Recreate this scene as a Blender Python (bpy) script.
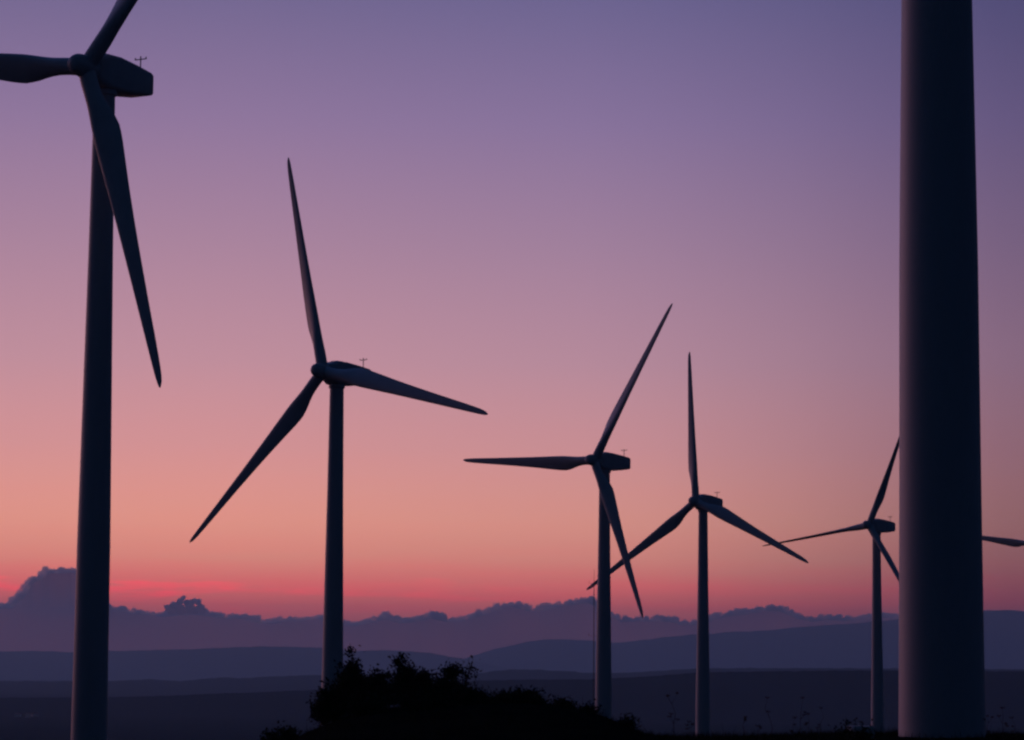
import bpy, bmesh, math, random
import numpy as np
from mathutils import Vector, Matrix, noise

# ------------------------------------------------------------------ scene
for o in list(bpy.data.objects):
    bpy.data.objects.remove(o)
S = bpy.context.scene
COL = S.collection
rad = math.radians

# ------------------------------------------------------------------ camera (100 mm, pitched up 6 deg, rolled half a degree)
FPX = 2844.4
PITCH = math.atan(302 / FPX)
ROLL = rad(.5)
EYE = np.array([0, 0, 1.7])
_F = np.array([0, math.cos(PITCH), math.sin(PITCH)])
_U = np.array([0, -math.sin(PITCH), math.cos(PITCH)])
_X = np.array([1., 0, 0])
CX = _X * math.cos(ROLL) + _U * math.sin(ROLL)
CU = _U * math.cos(ROLL) - _X * math.sin(ROLL)
cam = bpy.data.cameras.new("camera")
cam.lens = 100
cam.sensor_width = 36
cam.clip_start = .5
cam.clip_end = 120000
camo = bpy.data.objects.new("camera", cam)
COL.objects.link(camo)
camo.matrix_world = Matrix(((CX[0], CU[0], -_F[0], EYE[0]), (CX[1], CU[1], -_F[1], EYE[1]),
                            (CX[2], CU[2], -_F[2], EYE[2]), (0, 0, 0, 1)))
S.camera = camo

# ------------------------------------------------------------------ render and exposure
S.render.engine = 'CYCLES'
S.view_settings.view_transform = 'Standard'
S.view_settings.look = 'None'
S.view_settings.exposure = 0
S.view_settings.gamma = 1
S.cycles.use_denoising = True
S.cycles.max_bounces = 6
S.cycles.volume_bounces = 1
S.cycles.filter_width = 2.4


def lin(c):
    return tuple((v / 255 / 12.92) if v <= 10 else (((v / 255) + .055) / 1.055) ** 2.4 for v in c)


# ------------------------------------------------------------------ dusk sky: glow band over the set sun + dark dome
W = bpy.data.worlds.new("World")
S.world = W
W.use_nodes = True
nt = W.node_tree
nt.nodes.clear()


def nd(t, **kw):
    n = nt.nodes.new(t)
    for k, v in kw.items():
        setattr(n, k, v)
    return n


def mth(op, a, b=None, clamp=False):
    n = nd('ShaderNodeMath', operation=op, use_clamp=clamp)
    for i, v in enumerate((a, b)):
        if v is None:
            continue
        if isinstance(v, (int, float)):
            n.inputs[i].default_value = v
        else:
            nt.links.new(v, n.inputs[i])
    return n.outputs[0]


def ramp(fac, stops, interp='LINEAR'):
    n = nd('ShaderNodeValToRGB')
    cr = n.color_ramp
    cr.interpolation = interp
    while len(cr.elements) < len(stops):
        cr.elements.new(.5)
    for i, (p, c) in enumerate(stops):
        cr.elements[i].position = p
    for i, (p, c) in enumerate(stops):
        cr.elements[i].color = (*c, 1)
    nt.links.new(fac, n.inputs[0])
    return n.outputs[0]


tc = nd('ShaderNodeTexCoord')
sp = nd('ShaderNodeSeparateXYZ')
nt.links.new(tc.outputs['Generated'], sp.inputs[0])
el = mth('MULTIPLY', mth('ARCSINE', sp.outputs[2]), 180 / math.pi)
az = mth('MULTIPLY', mth('ARCTAN2', sp.outputs[0], sp.outputs[1]), 180 / math.pi)
elp = mth('SQRT', mth('DIVIDE', mth('MAXIMUM', el, 0), 90))
SKY = [(0, (96, 58, 74), (3.6, 2.8, 1.7)), (.75, (118, 64, 78), (3.6, 2.8, 1.6)), (1.04, (150, 74, 84), (3.6, 2.7, 1.5)),
       (1.36, (186, 88, 91), (3.4, 2.6, 1.5)), (1.68, (209, 108, 104), (2.9, 2.1, 1.45)), (2.24, (219, 129, 119), (2.2, 2.2, 1.6)),
       (2.97, (223, 145, 131), (1.88, 1.82, 1.48)), (4.45, (213, 148, 146), (1.5, 1.41, 1.30)), (6.18, (197, 145, 155), (1.28, 1.24, 1.19)),
       (8.6, (171, 132, 155), (1.20, 1.16, 1.12)), (11.0, (144, 118, 154), (1.15, 1.10, 1.08)), (13.47, (115, 103, 142), (1.12, 1.04, 1.04)),
       (18, (96, 96, 146), (1, 1, 1)), (26, (66, 82, 142), (1, 1, 1)), (40, (38, 66, 124), (1, 1, 1)), (60, (16, 44, 96), (1, 1, 1)),
       (90, (4, 24, 60), (1, 1, 1))]
SKY = [(e, tuple(.5 * u * v for u, v in zip(lin(c), g))) for e, c, g in SKY]      # half scale, doubled below
glow = ramp(elp, [(math.sqrt(e / 90), c) for e, c in SKY])
AZ = [(-180, (0, 0, 0)), (-120, (.004, .006, .008)), (-95, (.03, .032, .035)), (-80, (.12, .12, .12)), (-66, (.65, .64, .63)), (-54, (1.3, 1.28, 1.26)),
      (-42, (1.4, 1.38, 1.36)), (-28, (1.05, 1.05, 1.05)), (-13, (.62, .62, .615)), (-6, (.625, .625, .625)), (-2, (.585, .605, .62)), (2, (.545, .578, .612)),
      (5.5, (.445, .478, .525)), (9.8, (.288, .308, .372)), (14, (.20, .22, .27)), (22, (.08, .10, .14)), (40, (.02, .025, .045)),
      (80, (.004, .006, .012)), (180, (0, 0, 0))]
azm = ramp(mth('DIVIDE', mth('ADD', az, 180), 360), [((a + 180) / 360, c) for a, c in AZ])


def mixc(a, b, blend, fac=1.0):
    n = nd('ShaderNodeMix', data_type='RGBA', blend_type=blend)
    n.clamp_factor = False
    for sock, v in ((n.inputs[0], fac), (n.inputs[6], a), (n.inputs[7], b)):
        if isinstance(v, (int, float)):
            sock.default_value = v
        elif isinstance(v, tuple):
            sock.default_value = (*v, 1)
        else:
            nt.links.new(v, sock)
    return n.outputs[2]


# thin glowing streaks of high cloud just over the horizon
cmb = nd('ShaderNodeCombineXYZ')
nt.links.new(mth('MULTIPLY', az, .28), cmb.inputs[0])
nt.links.new(mth('MULTIPLY', el, 3.2), cmb.inputs[1])
nz = nd('ShaderNodeTexNoise')
nz.inputs['Scale'].default_value = 1.0
nz.inputs['Detail'].default_value = 4
nz.inputs['Roughness'].default_value = .5
nt.links.new(cmb.outputs[0], nz.inputs['Vector'])
smask = ramp(mth('DIVIDE', el, 6), [(0, (1, 1, 1)), (.28, (1, 1, 1)), (.42, (.15, .15, .15)), (1, (0, 0, 0))])
strk = mth('SUBTRACT', nz.outputs['Fac'], .5)
sR = mth('MULTIPLY', strk, mth('MULTIPLY', smask, .6))
sc3 = nd('ShaderNodeCombineXYZ')
nt.links.new(mth('ADD', mth('MULTIPLY', sR, .5), 1), sc3.inputs[0])
nt.links.new(mth('ADD', mth('MULTIPLY', sR, -.75), 1), sc3.inputs[1])
nt.links.new(mth('ADD', mth('MULTIPLY', sR, -.5), 1), sc3.inputs[2])
sky = mixc(glow, azm, 'MULTIPLY')
sky = mixc(sky, (3.2, 3.2, 3.2), 'MULTIPLY')
sky = mixc(sky, sc3.outputs[0], 'MULTIPLY')
# one red-lit streak low on the left
dv = mth('SUBTRACT', mth('ADD', el, mth('MULTIPLY', strk, 1.5)), 1.56)
gs = mth('POWER', 2.718, mth('MULTIPLY', mth('MULTIPLY', dv, dv), -48))
ams = ramp(mth('DIVIDE', mth('ADD', az, 30), 60), [(0, (0, 0, 0)), (.15, (1, 1, 1)), (.385, (1, 1, 1)), (.46, (.4, .4, .4)), (.55, (0, 0, 0))])
nz2 = nd('ShaderNodeTexNoise')
cmb2 = nd('ShaderNodeCombineXYZ')
nt.links.new(mth('MULTIPLY', az, .9), cmb2.inputs[0])
nt.links.new(mth('MULTIPLY', el, 6.5), cmb2.inputs[1])
nz2.inputs['Scale'].default_value = 1.0
nz2.inputs['Detail'].default_value = 5
nt.links.new(cmb2.outputs[0], nz2.inputs['Vector'])
gs = mth('MULTIPLY', mth('MULTIPLY', gs, ams), mth('MAXIMUM', mth('ADD', mth('MULTIPLY', mth('SUBTRACT', nz2.outputs['Fac'], .5), 5.0), .9), 0))
st3 = nd('ShaderNodeCombineXYZ')
nt.links.new(mth('ADD', mth('MULTIPLY', gs, .32), 1), st3.inputs[0])
nt.links.new(mth('ADD', mth('MULTIPLY', gs, -.22), 1), st3.inputs[1])
nt.links.new(mth('ADD', mth('MULTIPLY', gs, -.12), 1), st3.inputs[2])
sky = mixc(sky, st3.outputs[0], 'MULTIPLY')
sky = mixc(sky, (.0036, .0115, .032), 'ADD')
# the glow dies away to the right just above the horizon
lowr = mth('MULTIPLY', ramp(mth('DIVIDE', az, 30), [(0, (0, 0, 0)), (.1, (0, 0, 0)), (.33, (1, 1, 1)), (1, (1, 1, 1))]),
           ramp(mth('DIVIDE', el, 10), [(0, (1, 1, 1)), (.17, (1, 1, 1)), (.42, (.42, .42, .42)), (.65, (0, 0, 0))]))
lw = mth('SUBTRACT', 1.0, mth('MULTIPLY', lowr, .30))
lw3 = nd('ShaderNodeCombineXYZ')
for i_ in range(3):
    nt.links.new(lw, lw3.inputs[i_])
sky = mixc(sky, lw3.outputs[0], 'MULTIPLY')
bg = nd('ShaderNodeBackground')
nt.links.new(sky, bg.inputs[0])
bg.inputs[1].default_value = 1.0
wo = nd('ShaderNodeOutputWorld')
nt.links.new(bg.outputs[0], wo.inputs[0])
W.cycles.sampling_method = 'MANUAL'
W.cycles.sample_map_resolution = 2048

# ------------------------------------------------------------------ last trace of the sun, low on the left
sun = bpy.data.lights.new("sun", 'SUN')
sun.energy = .30
sun.angle = rad(30)
sun.color = (1, .36, .36)
suno = bpy.data.objects.new("sun", sun)
COL.objects.link(suno)
_d = Vector((math.sin(rad(-48)), math.cos(rad(-48)), math.tan(rad(3))))
suno.rotation_euler = _d.to_track_quat('Z', 'Y').to_euler()


# ------------------------------------------------------------------ helpers
def ray(px, py):
    return CX * (px - 512) / FPX + CU * (370 - py) / FPX + _F


def at(px, py, Y):
    """world point seen at a pixel at distance Y along the view"""
    d = ray(px, py)
    return EYE + d * Y / d[1]


def tag(o, label=None, cat=None, group=None, kind=None):
    for k, v in (('label', label), ('category', cat), ('group', group), ('kind', kind)):
        if v:
            o[k] = v
    return o


def link(name, me, mat=None, parent=None, smooth=False):
    o = bpy.data.objects.new(name, me)
    COL.objects.link(o)
    if mat and not me.materials:
        me.materials.append(mat)
    if smooth:
        me.polygons.foreach_set('use_smooth', [True] * len(me.polygons))
    if parent:
        o.parent = parent
    return o


def mesh(name, V, Fc):
    me = bpy.data.meshes.new(name)
    me.from_pydata([tuple(v) for v in V], [], Fc)
    me.update()
    return me


def empty(name, loc, rz=0):
    o = bpy.data.objects.new(name, None)
    COL.objects.link(o)
    o.location = loc
    o.rotation_euler = (0, 0, rz)
    o.empty_display_size = .5
    return o


class MB:
    def __init__(s):
        s.V, s.F = [], []

    def add(s, V, F):
        n = len(s.V)
        s.V += [tuple(v) for v in V]
        s.F += [tuple(i + n for i in f) for f in F]

    def rings(s, R, cap=True):
        """loft closed rings of equal length"""
        k = len(R[0])
        V = [p for r in R for p in r]
        F = []
        for i in range(len(R) - 1):
            for j in range(k):
                a, b = i * k + j, i * k + (j + 1) % k
                F.append((a, b, b + k, a + k))
        if cap:
            F.append(tuple(range(k))[::-1])
            F.append(tuple(range((len(R) - 1) * k, len(R) * k)))
        s.add(V, F)

    def tube(s, P, r, k=6):
        P = [Vector(p) for p in P]
        rs = r if isinstance(r, (list, tuple)) else [r] * len(P)
        R = []
        for i, p in enumerate(P):
            t = (P[min(i + 1, len(P) - 1)] - P[max(i - 1, 0)]).normalized()
            a = t.orthogonal().normalized() if abs(t.z) < .95 else (Vector((1, 0, 0)) - t * t.x).normalized()
            b = t.cross(a)
            R.append([p + (a * math.cos(2 * math.pi * j / k) + b * math.sin(2 * math.pi * j / k)) * rs[i] for j in range(k)])
        s.rings(R)

    def box(s, c, h):
        V = [(c[0] + sx * h[0], c[1] + sy * h[1], c[2] + sz * h[2]) for sx in (-1, 1) for sy in (-1, 1) for sz in (-1, 1)]
        s.add(V, [(0, 1, 3, 2), (4, 6, 7, 5), (0, 4, 5, 1), (2, 3, 7, 6), (0, 2, 6, 4), (1, 5, 7, 3)])

    def build(s, name, mat, parent=None, smooth=False):
        return link(name, mesh(name, s.V, s.F), mat, parent, smooth)


def material(name, c1, c2=None, scale=1.0, rough=.8, spec=.3, detail=5, bump=0, stretch=None):
    m = bpy.data.materials.new(name)
    m.use_nodes = True
    t = m.node_tree
    b = t.nodes['Principled BSDF']
    b.inputs['Roughness'].default_value = rough
    b.inputs['Specular IOR Level'].default_value = spec
    b.inputs['Base Color'].default_value = (*c1, 1)
    if c2:
        co = t.nodes.new('ShaderNodeTexCoord')
        mp = t.nodes.new('ShaderNodeMapping')
        if stretch:
            mp.inputs['Scale'].default_value = stretch
        n = t.nodes.new('ShaderNodeTexNoise')
        n.inputs['Scale'].default_value = scale
        n.inputs['Detail'].default_value = detail
        r = t.nodes.new('ShaderNodeValToRGB')
        r.color_ramp.elements[0].position = .35
        r.color_ramp.elements[1].position = .65
        r.color_ramp.elements[0].color = (*c1, 1)
        r.color_ramp.elements[1].color = (*c2, 1)
        t.links.new(co.outputs['Object'], mp.inputs[0])
        t.links.new(mp.outputs[0], n.inputs['Vector'])
        t.links.new(n.outputs['Fac'], r.inputs[0])
        t.links.new(r.outputs[0], b.inputs['Base Color'])
        if bump:
            bp = t.nodes.new('ShaderNodeBump')
            bp.inputs['Strength'].default_value = bump
            t.links.new(n.outputs['Fac'], bp.inputs['Height'])
            t.links.new(bp.outputs[0], b.inputs['Normal'])
    return m


M_tower = material('tower_paint', (.50, .52, .54), (.43, .45, .47), .35, .5, .25, 6, 0, (1, 1, .12))
M_blade = material('blade_gelcoat', (.52, .53, .55), (.46, .47, .49), .5, .5, .25)
M_nac = material('nacelle_paint', (.50, .51, .53), (.44, .45, .47), .8, .5, .25)
M_steel = material('dark_steel', (.16, .16, .17), (.12, .12, .13), 3, .5, .4)
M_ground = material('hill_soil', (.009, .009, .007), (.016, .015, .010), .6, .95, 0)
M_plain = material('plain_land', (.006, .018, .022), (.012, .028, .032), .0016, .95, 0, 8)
M_hill = material('hill_forest', (.018, .026, .018), (.034, .038, .026), .0022, .95, 0, 8)
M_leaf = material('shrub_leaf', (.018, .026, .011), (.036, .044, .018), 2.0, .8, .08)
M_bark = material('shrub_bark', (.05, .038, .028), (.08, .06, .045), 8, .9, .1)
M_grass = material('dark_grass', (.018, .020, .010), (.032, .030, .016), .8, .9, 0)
M_weed = material('dry_weed', (.05, .042, .025), (.08, .065, .04), 4, .85, .1)
M_stone = material('limestone', (.52, .49, .46), (.40, .38, .36), 4, .9, .2, 6, .3)
M_wall = material('whitewash', (.72, .66, .60), (.62, .56, .50), .4, .9, .1)
M_roof = material('clay_tile', (.24, .10, .06), (.32, .15, .09), .6, .9, .1)

rng = random.Random(7)


def interp(tab, x):
    xs = [t[0] for t in tab]
    ys = [t[1] for t in tab]
    return float(np.interp(x, xs, ys))


# ------------------------------------------------------------------ turbine places: hub pixel, distance, yaw, blade angle, pitch
R, HUBH, OVER = 26.0, 49.0, 2.25
TILT, CONE = rad(5), rad(2)
TURB = [
    dict(px=86, py=67.5, Y=203, psi=29.5, phi=38.6, pitch=2, label='large cropped turbine on the far left, blade running down its tower'),
    dict(px=323, py=371.5, Y=312.5, psi=40, phi=-16, pitch=2, label='turbine rising behind the dark shrubs, one blade slanting across its nacelle'),
    dict(px=594.3, py=460.5, Y=411.6, psi=43.8, phi=32.6, pitch=2, label='turbine standing behind the grassy mound beside a thin mast, one blade level'),
    dict(px=695.7, py=501.5, Y=482.5, psi=37.9, phi=-4.9, pitch=2, label='turbine right of the mound with one blade pointing straight up'),
    dict(px=869.1, py=525.2, Y=542.6, psi=45.6, phi=22.4, pitch=80, label='smallest turbine, close left of the huge foreground tower'),
    dict(px=1033, py=544, Y=739, psi=45, phi=38, pitch=2, label='turbine beyond the right edge showing one blade past the huge tower'),
]
for t in TURB:
    C = at(t['px'], t['py'], t['Y'])
    ps = rad(t['psi'])
    t['base'] = (C[0] + math.sin(ps) * OVER, C[1] + math.cos(ps) * OVER, C[2] - HUBH)
_b = at(942, 733, 86)
TURB.append(dict(base=(_b[0], 86.0, -.2), psi=42, phi=4, pitch=2,
                 label='huge pale foreground turbine tower filling the right side, its top out of view'))

# ------------------------------------------------------------------ ground: one sheet from the camera's hilltop to the far plain
MOUND = [(-7, -.35), (-6, -.2), (-5.2, .02), (-4.75, .28), (-4.1, .58), (-3.4, .74), (-2.2, .86), (-.6, .97), (0, 1.0), (.6, .97), (1.2, .88), (2.1, .72),
         (2.7, .56), (3.3, .36), (4.0, .18), (4.6, .03), (5.5, 0)]
CP = [(0, 0, 0), (-10, 30, -.2), (10, 30, 0), (0, 60, -.05), (13, 88, -.2), (-30, 60, -1.3), (40, 80, -.8), (0, 92, -.6), (-18, 92, -1.9)]
CP += [(t['base'][0], t['base'][1], t['base'][2]) for t in TURB[:6]]
CP += [(0, -300, -30), (-300, 100, -35), (300, 100, -40), (-250, 400, -42), (300, 450, -48), (0, 800, -58), (-500, 700, -60), (500, 800, -60),
       (-700, 0, -60), (700, 0, -60), (0, -800, -60), (0, 1200, -60)]
CPA = np.array(CP, float)


def gz(x, y):
    d2 = (CPA[:, 0] - x) ** 2 + (CPA[:, 1] - y) ** 2 + 1.0
    w = d2 ** -1.6
    z = float((w * CPA[:, 2]).sum() / w.sum())
    r = math.hypot(x, y - 200)
    k = min(max((r - 700) / 900, 0), 1)
    k = k * k * (3 - 2 * k)
    z = z * (1 - k) + -60 * k
    if y < 130 and abs(x) < 60 and y > -20:
        m = max(0, min(1, 1 - abs((y - 72) / 22)))
        m = m * m * (3 - 2 * m)
        zm = interp(MOUND, x) * m
        flat = 1 - max(0, min(1, (y - 84) / 30))
        tilt = -.22 * max(0, -x - 5.0) - .21 * max(0, min(1, (x - 2) / 2.5)) * max(.45, min(1, (13 - x) / 5)) - .006 * max(0, x - 25)
        zf = tilt + zm - .02
        e = max(0, min(1, (60 - abs(x)) / 25)) * flat * max(0, min(1, (y + 20) / 30))
        z = z * (1 - e) + zf * e
    if 88 < y < 190 and abs(x) < 80:
        b_ = math.sin(math.pi * (y - 88) / 102) ** 2 * min(1, (80 - abs(x)) / 30)
        z -= 2.2 * b_ * (.6 + .4 * min(1, max(0, (14 - x) / 20)))
    if r < 900:
        z += .05 * noise.noise(Vector((x * .5, y * .5, 0))) + .02 * noise.noise(Vector((x * 2, y * 2, 3)))
    else:
        z += 1.5 * noise.noise(Vector((x * .0012, y * .0012, 5)))
    return z


def spaced(lo, c0, c1, step, hi, g=1.16):
    a = list(np.arange(c0, c1 + 1e-6, step))
    s, v = step, c1
    while v < hi:
        s *= g
        v = min(v + s, hi)
        a.append(v)
    s, v = step, c0
    b = []
    while v > lo:
        s *= g
        v = max(v - s, lo)
        b.append(v)
    return b[::-1] + a


GX = spaced(-19000, -22, 26, .4, 19000)
GY = spaced(-2500, 58, 90, .4, 23000, 1.1)
V = [(x, y, gz(x, y)) for y in GY for x in GX]
nx = len(GX)
Fq = [(j * nx + i, j * nx + i + 1, (j + 1) * nx + i + 1, (j + 1) * nx + i) for j in range(len(GY) - 1) for i in range(nx - 1)]
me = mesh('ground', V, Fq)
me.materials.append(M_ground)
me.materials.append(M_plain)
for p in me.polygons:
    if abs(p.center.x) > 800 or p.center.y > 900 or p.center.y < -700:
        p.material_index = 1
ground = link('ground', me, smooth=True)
tag(ground, kind='structure')


# ------------------------------------------------------------------ hill ranges across the plain, each at its own distance
def ridge(name, Y, prof, half, jag, freq, seed, mat=None, x0=-1600, x1=2700):
    pxs = np.arange(x0, x1, 5)
    ys = np.linspace(-1, 1, 19)
    V = []
    for py_ in ys:
        for px in pxs:
            h = interp(prof, px)
            h += jag * noise.noise(Vector((px * freq, seed, 0))) + jag * .6 * noise.noise(Vector((px * freq * 3, seed + 9, 0)))
            P = at(px, h, Y)
            top = P[2] + 61
            wv = noise.noise(Vector((px * .01, py_ * 2, seed + 4)))
            prof_y = math.cos(py_ * math.pi / 2) ** (1.3)
            V.append((P[0] * (1 + py_ * half / Y), Y + py_ * half, -61.5 + top * prof_y * (1 + .12 * wv * (1 - prof_y) * 2)))
    n = len(pxs)
    F = [(j * n + i, j * n + i + 1, (j + 1) * n + i + 1, (j + 1) * n + i) for j in range(len(ys) - 1) for i in range(n - 1)]
    o = link(name, mesh(name, V, F), mat or M_hill, smooth=True)
    return tag(o, kind='structure')


L1 = [(-1600, 700), (-600, 699), (-200, 698), (75, 697), (150, 696), (220, 693), (256, 692), (300, 690), (350, 688), (440, 684), (480, 680),
      (530, 679), (590, 679), (650, 676), (700, 672), (760, 671), (850, 670), (1024, 671), (1300, 675), (2000, 688), (2700, 696)]
L2 = [(-1600, 690), (-600, 684), (-200, 682), (0, 681), (110, 681), (150, 679), (180, 681), (200, 679), (220, 677.5), (240, 678), (280, 676),
      (310, 675), (330, 675), (400, 678), (440, 678), (470, 674), (512, 669), (545, 670), (600, 673), (640, 672), (670, 670), (700, 668),
      (850, 668), (1024, 669), (1300, 672), (2700, 690)]
L3 = [(-1600, 656), (-700, 650), (-200, 652), (40, 651), (75, 652), (150, 650), (190, 649), (220, 648), (256, 646), (300, 647), (330, 648),
      (350, 651), (380, 650), (410, 651), (430, 653), (455, 657), (490, 664), (540, 676), (2700, 676)]
L4 = [(-1600, 677), (380, 677), (430, 668), (470, 657), (490, 650), (512, 645), (530, 641), (550, 639), (575, 639.5), (595, 641), (615, 643), (640, 640), (665, 637),
      (700, 634), (730, 632), (768, 630), (800, 627), (835, 624.5), (870, 622), (900, 619), (940, 615), (970, 612), (985, 610.5), (1005, 610),
      (1024, 611), (1100, 614), (1250, 622), (1500, 634), (2000, 650), (2700, 665)]
ridge('plain_rise', 4100, L1, 380, .7, .11, 1, M_plain)
ridge('low_hills', 8200, L2, 1200, .8, .09, 2, M_plain)
ridge('far_hills', 17500, L3, 1500, .9, .05, 3)
ridge('mountain', 20500, L4, 2000, 1.0, .05, 4)

# ------------------------------------------------------------------ evening haze over the whole land
HZ = (.30, .55, 1.0)
mb = MB()
mb.box((0, 10600, 244), (20500, 13600, 306))
hm = bpy.data.materials.new('evening_haze')
hm.use_nodes = True
ht = hm.node_tree
ht.nodes.clear()
pv = ht.nodes.new('ShaderNodeVolumePrincipled')
pv.inputs['Density'].default_value = 6.6e-5
pv.inputs['Color'].default_value = (.50, .80, 1.0, 1)
pv.inputs['Anisotropy'].default_value = 0.4
ho = ht.nodes.new('ShaderNodeOutputMaterial')
ht.links.new(pv.outputs[0], ho.inputs['Volume'])
haze = mb.build('haze', hm)
tag(haze, kind='stuff')

# ------------------------------------------------------------------ clouds far beyond the hills
M_cloud = bpy.data.materials.new('evening_cloud')
M_cloud.use_nodes = True
ct = M_cloud.node_tree
ct.nodes.clear()
cd = ct.nodes.new('ShaderNodeBsdfDiffuse')
cd.inputs[0].default_value = (.80, .78, .80, 1)
ctr = ct.nodes.new('ShaderNodeBsdfTranslucent')
ctr.inputs[0].default_value = (.90, .70, .66, 1)
cm = ct.nodes.new('ShaderNodeMixShader')
cm.inputs[0].default_value = .8
co = ct.nodes.new('ShaderNodeOutputMaterial')
ct.links.new(cd.outputs[0], cm.inputs[1])
ct.links.new(ctr.outputs[0], cm.inputs[2])
ct.links.new(cm.outputs[0], co.inputs[0])

M_puff = bpy.data.materials.new('cloud_edge_vapour')
M_puff.use_nodes = True
pt = M_puff.node_tree
pt.nodes.clear()
pvv = pt.nodes.new('ShaderNodeVolumeScatter')
pvv.inputs['Color'].default_value = (.99, .88, .86, 1)
pvv.inputs['Density'].default_value = .04
pvv.inputs['Anisotropy'].default_value = .6
po = pt.nodes.new('ShaderNodeOutputMaterial')
pt.links.new(pvv.outputs[0], po.inputs['Volume'])

CLOUD = [(-1500, 640), (-800, 622), (-400, 612), (-150, 604), (-40, 609), (0, 606), (85, 604), (104, 606), (125, 610), (137, 612), (150, 612),
         (160, 615), (175, 613), (190, 612), (205, 612), (220, 615), (235, 617), (245, 615), (255, 616), (262, 621), (275, 621), (290, 619),
         (305, 619), (318, 616), (330, 618), (345, 624), (355, 623), (370, 621), (382, 616), (387, 614), (392, 617), (400, 621), (410, 620),
         (425, 617), (435, 614), (445, 619), (455, 620), (470, 616), (480, 613), (490, 609), (500, 606), (512, 604), (525, 604),
         (533, 611), (545, 606), (560, 605), (575, 601), (590, 600), (602, 604), (613, 617), (625, 619), (640, 619), (650, 619), (660, 617),
         (668, 618), (680, 622), (692, 624), (710, 617), (725, 614), (735, 611), (745, 612), (755, 610), (768, 608), (780, 608), (790, 611),
         (800, 616), (810, 620), (825, 618), (835, 617), (850, 619), (865, 616), (880, 615), (895, 615), (920, 618), (960, 620), (1024, 620), (1100, 618),
         (1300, 624), (1800, 640), (2600, 655)]
TOWERC = [(-6, 640), (2, 610), (12, 602), (18, 598), (24, 590), (28, 582), (38, 577), (46, 570.5), (60, 571), (74, 569.5), (84, 576), (92, 588), (100, 600), (108, 610),
          (116, 640)]
YC = 27500.0
K = YC / FPX          # metres per pixel out there


def puff(mb, c, r, sub, seed):
    bm = bmesh.new()
    bmesh.ops.create_icosphere(bm, subdivisions=sub, radius=1)
    V = []
    for v in bm.verts:
        n = v.co.normalized()
        q = n * 1.6 + Vector((seed * 3.7, seed * 1.3, 0))
        d = 1 + .25 * noise.noise(q) + .16 * noise.noise(q * 2.3) + .10 * noise.noise(q * 5)
        V.append((c[0] + n.x * r * d, c[1] + n.y * r * d, c[2] + n.z * r * d * .92))
    F = [tuple(v.index for v in f.verts) for f in bm.faces]
    bm.free()
    mb.add(V, F)


def cloud(prof, x0, x1, name, label, Y, rmin, rmax, step, seed, body=True):
    rg = random.Random(seed)
    mb = MB()
    k = Y / FPX
    px = x0
    i = 0
    while px < x1:
        inframe = -120 < px < 1150
        r = rg.uniform(rmin, rmax) if inframe else rg.uniform(rmax, rmax * 2.5)
        top = interp(prof, px)
        P = at(px, top + r * rg.uniform(.55, 1.0), Y + rg.uniform(-1, 1) * 60 * k)
        puff(mb, P, r * k, 3 if r > 4 else 2, seed + i)
        # bigger lobes underneath
        if i % 2 == 0:
            r2 = r * 2.2
            P = at(px, top + r2 + 6, Y + rg.uniform(-10, 60) * k)
            puff(mb, P, r2 * k, 3, seed + i + .5)
        # small cauliflower knobs
        for q in range(6):
            r3 = rg.uniform(.22, .6) * r
            a_ = rg.uniform(-1.1, 1.1)
            P = at(px + math.sin(a_) * r * 1.0, top + r * .9 - math.cos(a_) * r * rg.uniform(.95, 1.12), Y + rg.uniform(-30, 10) * k)
            puff(mb, P, r3 * k, 2, seed + i + .2 * q)
        px += r * step
        i += 1
    npf = len(mb.F)
    if body:
        pxs = np.linspace(x0, x1, 260)
        Rg = []
        for q in range(9):
            a = math.pi * q / 8
            Rg.append([tuple(at(p, max(interp(prof, p), interp(prof, p - 4), interp(prof, p + 4)) + 2.5 + 1.5 * noise.noise(Vector((p * .13, seed, 0))) + 120 * (1 - math.sin(a)), Y - 160 * k - math.cos(a) * 110 * k)) for p in pxs])
        n = len(pxs)
        VV = [p for r_ in Rg for p in r_]
        mb.add(VV, [(j * n + i, j * n + i + 1, (j + 1) * n + i + 1, (j + 1) * n + i) for j in range(8) for i in range(n - 1)])
    o = mb.build(name, M_cloud, smooth=True)
    o.data.materials.append(M_puff)
    for p in o.data.polygons[:npf]:
        p.material_index = 1
    return tag(o, label, 'cloud')


cloud(CLOUD, -1500, 2600, 'cloud_bank', 'long low grey-purple cloud bank lying along the horizon', YC, 2.4, 8.0, 1.05, 11)
cloud(TOWERC, 0, 110, 'cumulus_cloud', 'tall cumulus head rising behind the far left turbine tower', YC + 1100, 2.5, 7, .5, 301)
mb = MB()
for i, (px, py, r) in enumerate([(168, 607, 4), (174, 605, 4.5), (180, 601, 4), (183, 597, 2.6), (187, 602, 4), (193, 601, 3.5), (198, 601, 3.4), (200, 606, 4),
                                 (190, 608, 6), (181, 609, 6), (172, 610, 5), (165, 605, 1.5), (196, 609, 5), (203, 610, 4)]):
    puff(mb, at(px, py + 1, YC - 1800), r * .84 * K, 3, 690 + i)
nbase = len(mb.F)
for i, (px, py, r) in enumerate([(167, 608, 3), (174, 606, 4), (181, 601, 4), (184, 598.5, 3), (188, 604, 4), (194, 601.5, 3.5), (199, 602, 3.5), (202, 608, 3.5)]):
    for q in range(4):
        a_, d_ = rng.uniform(-2.6, -.5), r * .62
        puff(mb, at(px + math.cos(a_) * d_ * 1.15, py + math.sin(a_) * d_, YC - 1800 + rng.uniform(-20, 20) * K), rng.uniform(.3, .62) * r * K, 2, 700 + i + q * .3)
cp_ = mb.build('cloud_puff', M_cloud, smooth=True)
cp_.data.materials.append(M_puff)
for p in cp_.data.polygons[nbase:]:
    p.material_index = 1
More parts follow.
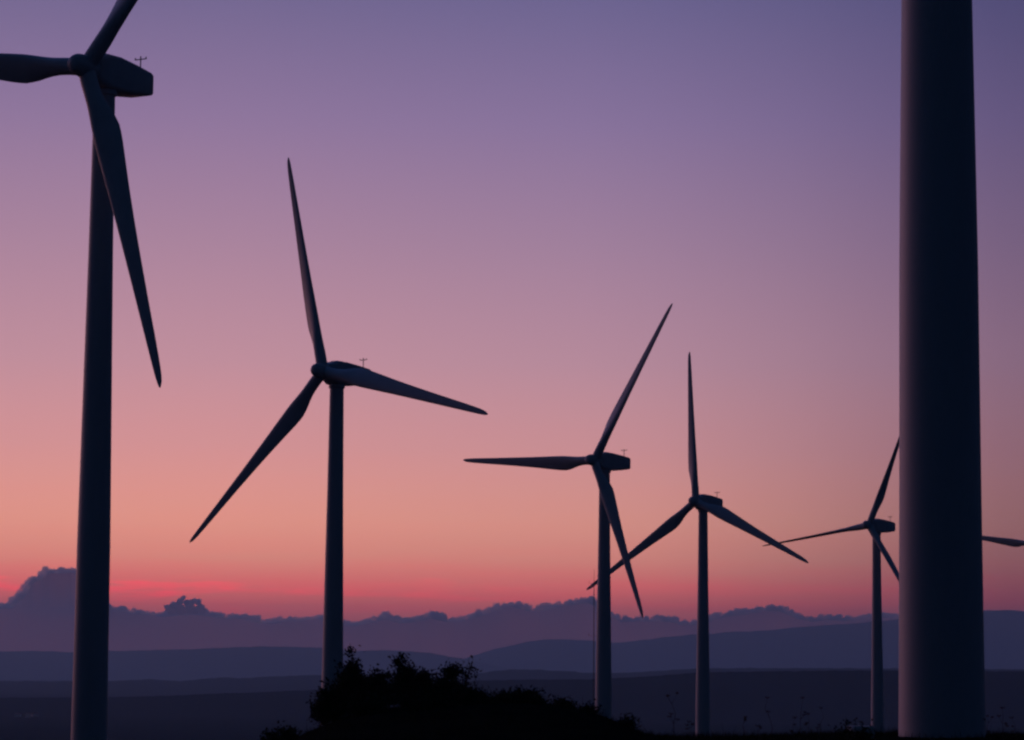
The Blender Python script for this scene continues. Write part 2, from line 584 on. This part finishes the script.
tag(cp_, 'small ragged cloud puff standing on the bank right of the far left tower', 'cloud')

# ------------------------------------------------------------------ wind turbines
TOWD = [(0, 1.54), (12, 1.78), (24, 2.13), (33, 2.38), (40, 2.46), (50, 2.63), (56, 2.8)]     # metres below the yaw bearing, diameter


def tower_mesh():
    mb = MB()
    k = 64
    def ring(r, z):
        return [(r * math.cos(2 * math.pi * j / k), r * math.sin(2 * math.pi * j / k), z) for j in range(k)]
    z0, z1 = -6.0, HUBH - 1.35
    def rr(z):
        return .5 * interp(TOWD, z1 - z)
    R_ = []
    zs = sorted(set([z0, z1] + list(np.arange(0, z1, 2.4))))
    seams = (27.0,)
    for z in zs:
        R_.append(ring(rr(z), z))
    mb.rings(R_)
    for zf in seams:          # bolted section joints
        mb.rings([ring(rr(zf) + .002, zf - .06), ring(rr(zf) + .006, zf - .05), ring(rr(zf) + .006, zf + .05), ring(rr(zf) + .002, zf + .06)], cap=False)
    # yaw collar
    mb.rings([ring(.84, z1 - .35), ring(.90, z1 - .3), ring(.90, z1 + .05), ring(.8, z1 + .1)])
    return mesh('tower', mb.V, mb.F)


def door_mesh():
    mb = MB()
    k = 8
    r0 = .5 * interp(TOWD, HUBH - 3.2)
    pts = [(-.4, .9), (.4, .9), (.4, 2.5), (.28, 2.78), (0, 2.9), (-.28, 2.78), (-.4, 2.5)]
    a = [(x, math.sqrt(r0 ** 2 - x * x) - .08, z) for x, z in pts]
    b = [(x, math.sqrt(r0 ** 2 - x * x) + .03, z) for x, z in pts]
    mb.rings([a, b])
    return mesh('door', mb.V, mb.F)


def rrect(y, w, z0, z1, rc=.22, m=5):
    out = []
    for cx, cz, a0 in ((w - rc, z1 - rc, 0), (-w + rc, z1 - rc, 90), (-w + rc, z0 + rc, 180), (w - rc, z0 + rc, 270)):
        for i in range(m):
            a = rad(a0 + 90 * i / (m - 1))
            out.append((cx + rc * math.cos(a), y, cz + rc * math.sin(a)))
    return out


def nacelle_mesh():
    mb = MB()
    mb.rings([rrect(.70, .80, -.88, .84, .5), rrect(.95, .98, -1.08, 1.05, .5), rrect(1.5, 1.1, -1.30, 1.24, .4), rrect(2.9, 1.12, -1.34, 1.25, .32),
              rrect(3.3, 1.12, -1.34, 1.20, .3), rrect(5.0, 1.08, -1.18, 1.02, .26), rrect(6.6, 1.02, -.96, .80, .22), rrect(6.86, .96, -.88, .70, .2),
              rrect(6.93, .86, -.78, .62, .16)])
    return mesh('nacelle', mb.V, mb.F)


def sensor_mesh():
    mb = MB()
    y, z = 6.5, .84
    mb.tube([(0, y, z - .2), (0, y, z + 1.25)], .05, 6)
    mb.tube([(-.5, y, z + 1.02), (.5, y, z + 1.02)], .04, 6)
    for s in (-1, 1):
        mb.tube([(.5 * s, y, z + 1.0), (.5 * s, y, z + 1.16)], .05, 6)
    mb.rings([rrect(y - .2, .16, z - .22, z + .12, .05), rrect(y + .2, .16, z - .22, z + .1, .05)])
    return mesh('sensor_mast', mb.V, mb.F)


def hatch_mesh():
    mb = MB()
    mb.rings([rrect(1.7, .5, 1.2, 1.34, .05), rrect(2.75, .5, 1.2, 1.34, .05)])
    return mesh('roof_hatch', mb.V, mb.F)


def spinner_mesh():
    mb = MB()
    k = 40
    prof = [(-1.62, .02), (-1.60, .25), (-1.52, .45), (-1.38, .60), (-1.15, .72), (-.85, .79), (-.3, .83), (.45, .84), (.66, .82), (.78, .74)]
    mb.rings([[(r * math.cos(2 * math.pi * j / k), y, r * math.sin(2 * math.pi * j / k)) for j in range(k)] for y, r in prof])
    return mesh('spinner', mb.V, mb.F)


def blade_mesh():
    """span +Z, leading edge +X, upwind face -Y"""
    mb = MB()
    chord = [(0.5, 1.26), (1.3, 1.26), (2.2, 1.34), (3.0, 1.52), (3.8, 1.78), (4.6, 2.0), (5.4, 2.12), (6.2, 2.14), (7.0, 2.08), (9, 1.86), (12, 1.54), (16, 1.22), (20, .95), (23, .76),
             (25, .58), (25.7, .38), (26.0, .12)]
    thick = [(.5, 1.0), (1.5, 1.0), (2.4, .85), (3.5, .58), (5, .38), (7, .30), (12, .23), (18, .19), (26, .17)]
    circ = [(.5, 1), (1.4, 1), (2.2, .82), (3.2, .45), (4.2, .15), (5.4, 0), (26, 0)]
    twist = [(.5, 16), (5, 14), (9, 8), (14, 4), (20, 1.2), (26, -.4)]
    k = 28
    R_ = []
    zs = [.5, .9, 1.4, 1.9, 2.4, 3, 3.6, 4.2, 4.8, 5.4, 6, 6.8, 8, 9.5, 11, 13, 15, 17, 19, 21, 22.5, 23.8, 24.6, 25.2, 25.6, 25.85, 26.0]
    for z in zs:
        c, t, q, tw = interp(chord, z), interp(thick, z), interp(circ, z), rad(interp(twist, z))
        off = .34 - .04 * (1 - q)
        r_ = []
        for j in range(k):
            a = 2 * math.pi * j / k
            u = .5 * (1 - math.cos(a))
            # airfoil point (0 leading edge .. 1 trailing edge)
            yt = 5 * t * (.2969 * math.sqrt(max(u, 0)) - .126 * u - .3516 * u * u + .2843 * u ** 3 - .1036 * u ** 4)
            ax, ay = (.30 - u) * c, (yt if a <= math.pi else -yt) * c
            bx, by = 0.5 * 1.26 * math.cos(a), 0.5 * 1.26 * math.sin(a)
            x, y = ax * (1 - q) + bx * q, ay * (1 - q) + by * q
            X = x * math.cos(tw) - y * math.sin(tw)
            Y = x * -math.sin(tw) + -y * math.cos(tw)
            r_.append((X, Y, z))
        R_.append(r_)
    mb.rings(R_)
    return mesh('blade', mb.V, mb.F)


MT, MD, MN, MS, MHt, MSp, MBl = tower_mesh(), door_mesh(), nacelle_mesh(), sensor_mesh(), hatch_mesh(), spinner_mesh(), blade_mesh()


def soft(o, ang=35):
    o.data.polygons.foreach_set('use_smooth', [True] * len(o.data.polygons))
    o.data.set_sharp_from_angle(angle=rad(ang))


HUBM = Matrix.Translation((0, -OVER, HUBH)) @ Matrix.Rotation(-TILT, 4, 'X')
first = {}


def put(name, me, mat, parent, mat4, grand=None):
    """a part: the first turbine links the mesh, later turbines copy that part object"""
    if name in first:
        o = first[name].copy()
        COL.objects.link(o)
        o.parent = parent
    else:
        o = link(name, me, mat, parent)
        soft(o)
        first[name] = o
    o.matrix_local = mat4
    return o


for t in TURB:
    root = empty('wind_turbine', t['base'], -rad(t['psi']))
    tag(root, t['label'], 'wind turbine', 'wind turbines along the ridge')
    tw = put('tower', MT, M_tower, root, Matrix.Identity(4))
    put('door', MD, M_steel, tw, Matrix.Rotation(rad(20), 4, 'Z'))
    nc = put('nacelle', MN, M_nac, root, Matrix.Translation((0, -OVER, HUBH)))
    put('sensor_mast', MS, M_steel, nc, Matrix.Identity(4))
    put('roof_hatch', MHt, M_nac, nc, Matrix.Identity(4))
    put('spinner', MSp, M_nac, root, HUBM)
    for q in range(3):
        put('blade', MBl, M_blade, root, HUBM @ Matrix.Rotation(rad(t['phi'] + 120 * q), 4, 'Y') @ Matrix.Rotation(CONE, 4, 'X')
            @ Matrix.Rotation(rad(-t['pitch']), 4, 'Z'))

# ------------------------------------------------------------------ thin measuring mast beside the third turbine
P = at(594.2, 569, 600)
gb = gz(P[0], 600)
mm = empty('measuring_mast', (P[0], 600, gb))
tag(mm, 'thin dark measuring mast just left of the tower behind the mound', 'mast')
Hm = P[2] - gb
mb = MB()
mb.tube([(0, 0, -.5), (0, 0, Hm - 2.5)], [.10, .08], 8)
mb.build('pole', M_steel, mm, True)
mb = MB()
mb.tube([(0, 0, Hm - 2.6), (0, 0, Hm)], [.05, .03], 6)
mb.build('lightning_rod', M_steel, mm)
for zb in (Hm - 3, Hm - 14):
    mb = MB()
    mb.tube([(-1.1, 0, zb), (1.1, 0, zb)], .025, 6)
    for s in (-1, 1):
        mb.tube([(1.05 * s, 0, zb), (1.05 * s, 0, zb + .5)], .035, 6)
    mb.build('boom', M_steel, mm)

# ------------------------------------------------------------------ pale farmhouses far out on the plain
for i, (px, py, w, d, h, lab) in enumerate([
        (18, 717, 7, 6, 3.4, 'leftmost tiny pale farmhouse on the dark plain left of the cropped turbine'),
        (28, 717.5, 6, 6, 4.4, 'middle and tallest tiny pale farmhouse on the dark plain at far left'),
        (35, 716.5, 8, 6, 3.2, 'rightmost tiny pale farmhouse on the plain, nearest the cropped turbine tower')]):
    r_ = ray(px, py)
    Yh = 3500.0
    for _ in range(30):
        P = EYE + r_ * Yh / r_[1]
        z = gz(P[0], P[1])
        Yh = (z - 1.7) / (r_[2] / r_[1])
    hs = empty('farmhouse', (P[0], P[1], z), rad(12 * i))
    tag(hs, lab, 'house', 'farmhouses on the far plain')
    mb = MB()
    mb.box((0, 0, h / 2 - .3), (w / 2, d / 2, h / 2 + .3))
    mb.build('wall', M_wall, hs)
    mb = MB()
    a = [(-w / 2 - .3, -d / 2 - .3, h + .003), (-w / 2 - .3, d / 2 + .3, h + .003), (-w / 2 - .3, 0, h + 1.7)]
    b = [(w / 2 + .3, q[1], q[2]) for q in a]
    mb.rings([a, b])
    mb.build('roof', M_roof, hs)

# ------------------------------------------------------------------ shrubs on the mound
def shrub(px, top, hw, base_py, Y, n, label, seed, lean=0, leaf=(.05, .11)):
    rg = random.Random(seed)
    k = Y / FPX
    x = at(px, base_py, Y)[0]
    z = gz(x, Y)
    H = at(px, top, Y)[2] - z
    Wd = hw * k
    root = empty('shrub', (x, Y, z - .03))
    tag(root, label, 'shrub', 'dark shrubs on the mound')
    st, lf = MB(), MB()
    tips = []
    nb = max(7, int(hw * .7))
    for b in range(nb):
        a = rg.uniform(0, 2 * math.pi)
        sp_ = rg.uniform(.1, 1) ** .7
        hh = H * (1 - .62 * sp_ ** 1.7) * rg.uniform(.72, 1.0)
        if b == 0:
            sp_, hh = .12, H
        ex, ey = math.cos(a) * Wd * sp_ + lean * k * hh / H, math.sin(a) * Wd * sp_ * .9
        P = []
        for s in range(7):
            u = s / 6
            P.append((ex * u ** 1.25 + rg.gauss(0, .022), ey * u ** 1.25 + rg.gauss(0, .022), hh * u))
        st.tube(P, [.018 * (1 - .8 * s / 6) * (1 + H * .3) for s in range(7)], 4)
        tips.append(P)
        # side twigs
        for _ in range(4):
            s = rg.randint(2, 5)
            q = Vector(P[s])
            e = q + Vector((rg.gauss(0, 1), rg.gauss(0, 1), rg.uniform(.1, 1.2))).normalized() * rg.uniform(.10, .28)
            st.tube([q, (q + e) / 2 + Vector((0, 0, .015)), e], [.007, .005, .002], 3)
            tips.append([tuple(q.lerp(e, v)) for v in (0, .2, .4, .6, .8, 1)] + [tuple(e)])
    for i in range(n):
        P = tips[rg.randint(0, 4)] if rg.random() < .22 else rg.choice(tips)
        u = rg.uniform(.08, 1) ** .55
        q = Vector(P[min(6, int(u * 6.99))])
        spr = .05 + .06 * (1 - u) + .04 * rg.random()
        c = q + Vector((rg.gauss(0, spr), rg.gauss(0, spr), rg.gauss(0, spr * .9)))
        if c.z < 0:
            c.z = abs(c.z)
        L = rg.uniform(*leaf)
        d = Vector((rg.gauss(0, 1), rg.gauss(0, 1), rg.gauss(.3, .8))).normalized()
        s = d.orthogonal().normalized()
        s = (s * math.cos(i) + d.cross(s) * math.sin(i)) * L * .30
        up = d.cross(s).normalized() * L * .08
        lf.add([c, c + d * L * .45 + s + up, c + d * L, c + d * L * .45 - s + up], [(0, 1, 2, 3)])
    st.build('stem', M_bark, root)
    lf.build('foliage', M_leaf, root)
    return root


SHR = [
    (355, 650, 24, 2800, 70, 'tallest dark shrub of the clump, beside the second tower from the left', 0),
    (335, 684, 20, 1700, 69, 'leafy shrub at the left end of the clump, in front of the second tower', -4),
    (379, 672, 20, 1500, 70.5, 'ragged shrub between the two tallest shrubs of the clump', 0),
    (403, 656, 18, 2200, 70, 'upright narrow-topped shrub in the middle of the clump', -4),
    (424, 670, 22, 1700, 71, 'rounded shrub just right of the narrow-topped shrub', 0),
    (447, 668, 22, 1700, 70, 'broad shrub next to the twiggy right end of the clump', 2),
    (462, 658, 9, 330, 69.5, 'thin twiggy shrub leaning out at the right end of the clump', 7),
    (326, 689, 12, 1100, 69, 'low shrub at the foot of the second tower, left of the clump', -2),
    (366, 690, 30, 2000, 68.5, 'wide low shrub in front of the tallest shrub', 0),
    (422, 690, 34, 2200, 68.5, 'wide low shrub in front of the middle of the clump', 0),
    (478, 697, 20, 1300, 69.5, 'low shrub right of the twiggy one', 0),
    (505, 699, 18, 1100, 70, 'low bushy tuft halfway along the mound top', 0),
    (530, 698, 18, 1100, 70, 'dome-shaped low shrub where the mound top begins to slope down', 0),
    (562, 707, 11, 420, 71, 'flat little tuft just right of the dome-shaped shrub', 0),
    (588, 712, 9, 300, 71, 'tiny tuft on the mound slope left of the third tower', 0),
    (626, 725, 10, 320, 71, 'small tuft low on the mound slope right of the third tower', 0),
    (272, 732, 9, 500, 68, 'small dark bush at the bottom edge between the two left towers', 0),
    (290, 730, 9, 500, 69, 'small dark bush at the bottom edge next to the shrub clump', 0),
    (863, 730, 9, 500, 77, 'low dark tuft growing in front of the flat pale stone', 0),
    (846, 721, 6, 260, 78, 'small dark bush left of the flat pale stone', 0),
]
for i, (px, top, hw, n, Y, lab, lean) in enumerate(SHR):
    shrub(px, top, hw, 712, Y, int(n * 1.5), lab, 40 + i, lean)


# ------------------------------------------------------------------ tall dry weeds along the brow
def weed(px, top, Y, label, seed, heads=4, spread=6):
    rg = random.Random(seed)
    k = Y / FPX
    x = at(px, 735, Y)[0]
    z = gz(x, Y)
    H = at(px, top, Y)[2] - z
    root = empty('tall_weed', (x, Y, z - .02))
    tag(root, label, 'weed', 'tall dry weeds on the brow')
    st = MB()
    P = [(rg.gauss(0, .012) * s, rg.gauss(0, .012) * s, H * s / 5) for s in range(6)]
    st.tube(P, [.008, .007, .006, .005, .004, .002], 4)
    ends = [P[-1]]
    for i in range(heads - 1):
        s = rg.randint(2, 4)
        q = Vector(P[s])
        e = q + Vector((rg.choice((-1, 1)) * rg.uniform(.4, 1) * spread * k, rg.gauss(0, .05), H * rg.uniform(.06, .2)))
        st.tube([q, q.lerp(e, .5) + Vector((0, 0, -.02)), e], [.005, .004, .003], 4)
        ends.append(tuple(e))
    for b in range(5):
        q = Vector(P[rg.randint(0, 3)])
        d = Vector((rg.gauss(0, 1), rg.gauss(0, 1), .5)).normalized() * rg.uniform(.08, .18)
        s = Vector((-d.y, d.x, 0)) * .12
        st.add([q, q + d * .5 + s, q + d, q + d * .5 - s], [(0, 1, 2, 3)])
    st.build('stem', M_weed, root)
    for e in ends:
        fl = MB()
        rh = rg.uniform(.03, .065)
        for i in range(26):
            a, rr_ = rg.uniform(0, 6.28), rh * math.sqrt(rg.random())
            c = Vector(e) + Vector((math.cos(a) * rr_, math.sin(a) * rr_, rg.uniform(-.01, .03) + .3 * rr_))
            q = .010 * rg.uniform(.7, 1.4)
            fl.add([c + Vector((q, 0, 0)), c + Vector((-q, q, 0)), c + Vector((-q, -q, 0)), c + Vector((0, 0, q * 1.6))],
                   [(0, 1, 3), (1, 2, 3), (2, 0, 3), (0, 2, 1)])
        fl.build('flower_head', M_weed, root)
    return root


WEED = [
    (674, 693, 73, 'tall branching weed with clustered heads left of the fourth tower', 6, 6),
    (691, 722, 74, 'short bushy weed touching the left side of the fourth tower', 5, 4),
    (745, 717, 75, 'short thin weed to the right of the fourth tower', 3, 4),
    (758, 726, 74, 'lowest stubby weed midway between the fourth and fifth towers', 4, 4),
    (770, 698, 75, 'single tall straight weed midway between the fourth and fifth towers', 2, 3),
    (800, 698, 75, 'tallest forked weed, with dark heads, left of the flat pale stone', 5, 6),
    (794, 718, 76, 'short weed leaning beside the tallest forked weed', 3, 4),
    (808, 714, 75, 'medium weed just right of the tallest forked weed', 4, 5),
    (820, 708, 75, 'slender weed between the forked weed and the flat pale stone', 3, 4),
    (990, 716, 77, 'weed close to the right foot of the huge foreground tower', 4, 5),
    (1003, 708, 77, 'tallest weed right of the huge foreground tower', 4, 5),
    (1016, 718, 77, 'weed nearest the right edge of the picture', 3, 4),
]
for i, (px, top, Y, lab, hd, spd) in enumerate(WEED):
    weed(px, top, Y, lab, 900 + i, hd, spd)

# ------------------------------------------------------------------ flat pale stone on the brow
bm = bmesh.new()
bmesh.ops.create_icosphere(bm, subdivisions=4, radius=1)
for v in bm.verts:
    n_ = v.co.normalized()
    d = 1 + .12 * noise.noise(n_ * 1.7) + .05 * noise.noise(n_ * 5)
    v.co = Vector((n_.x * .40 * d, n_.y * .4 * d, min(n_.z * .34 * d, .17 + .012 * noise.noise(n_ * 4))))
me = bpy.data.meshes.new('flat_stone')
bm.to_mesh(me)
bm.free()
P = at(861, 726, 79)
so = link('flat_stone', me, M_stone, smooth=True)
so.location = (P[0], 79, P[2] - .17)
tag(so, 'flat-topped pale stone on the dark brow below the smallest turbine', 'stone')

# ------------------------------------------------------------------ grass over the brow
rg = random.Random(5)
gr = MB()
for i in range(60000):
    x = rg.uniform(-20, 22)
    y = rg.uniform(54, 97) if i % 3 else rg.uniform(84, 97)
    if noise.noise(Vector((x * .7, y * .7, 8))) < rg.uniform(-.7, .3):
        continue
    z = gz(x, y) - .01
    h = rg.uniform(.05, .19) * (1 + .7 * noise.noise(Vector((x * .4, y * .4, 2))))
    if rg.random() < .05:
        h *= rg.uniform(1.3, 2.3)
    a = rg.uniform(0, 6.28)
    w = rg.uniform(.004, .008)
    bx, by = rg.gauss(0, .3) * h, rg.gauss(0, .3) * h
    cx_, sx_ = math.cos(a) * w, math.sin(a) * w
    gr.add([(x - cx_, y - sx_, z), (x + cx_, y + sx_, z), (x + cx_ * .7 + bx * .4, y + sx_ * .7 + by * .4, z + h * .6),
            (x - cx_ * .7 + bx * .4, y - sx_ * .7 + by * .4, z + h * .6), (x + bx, y + by, z + h)], [(0, 1, 2, 3), (3, 2, 4)])
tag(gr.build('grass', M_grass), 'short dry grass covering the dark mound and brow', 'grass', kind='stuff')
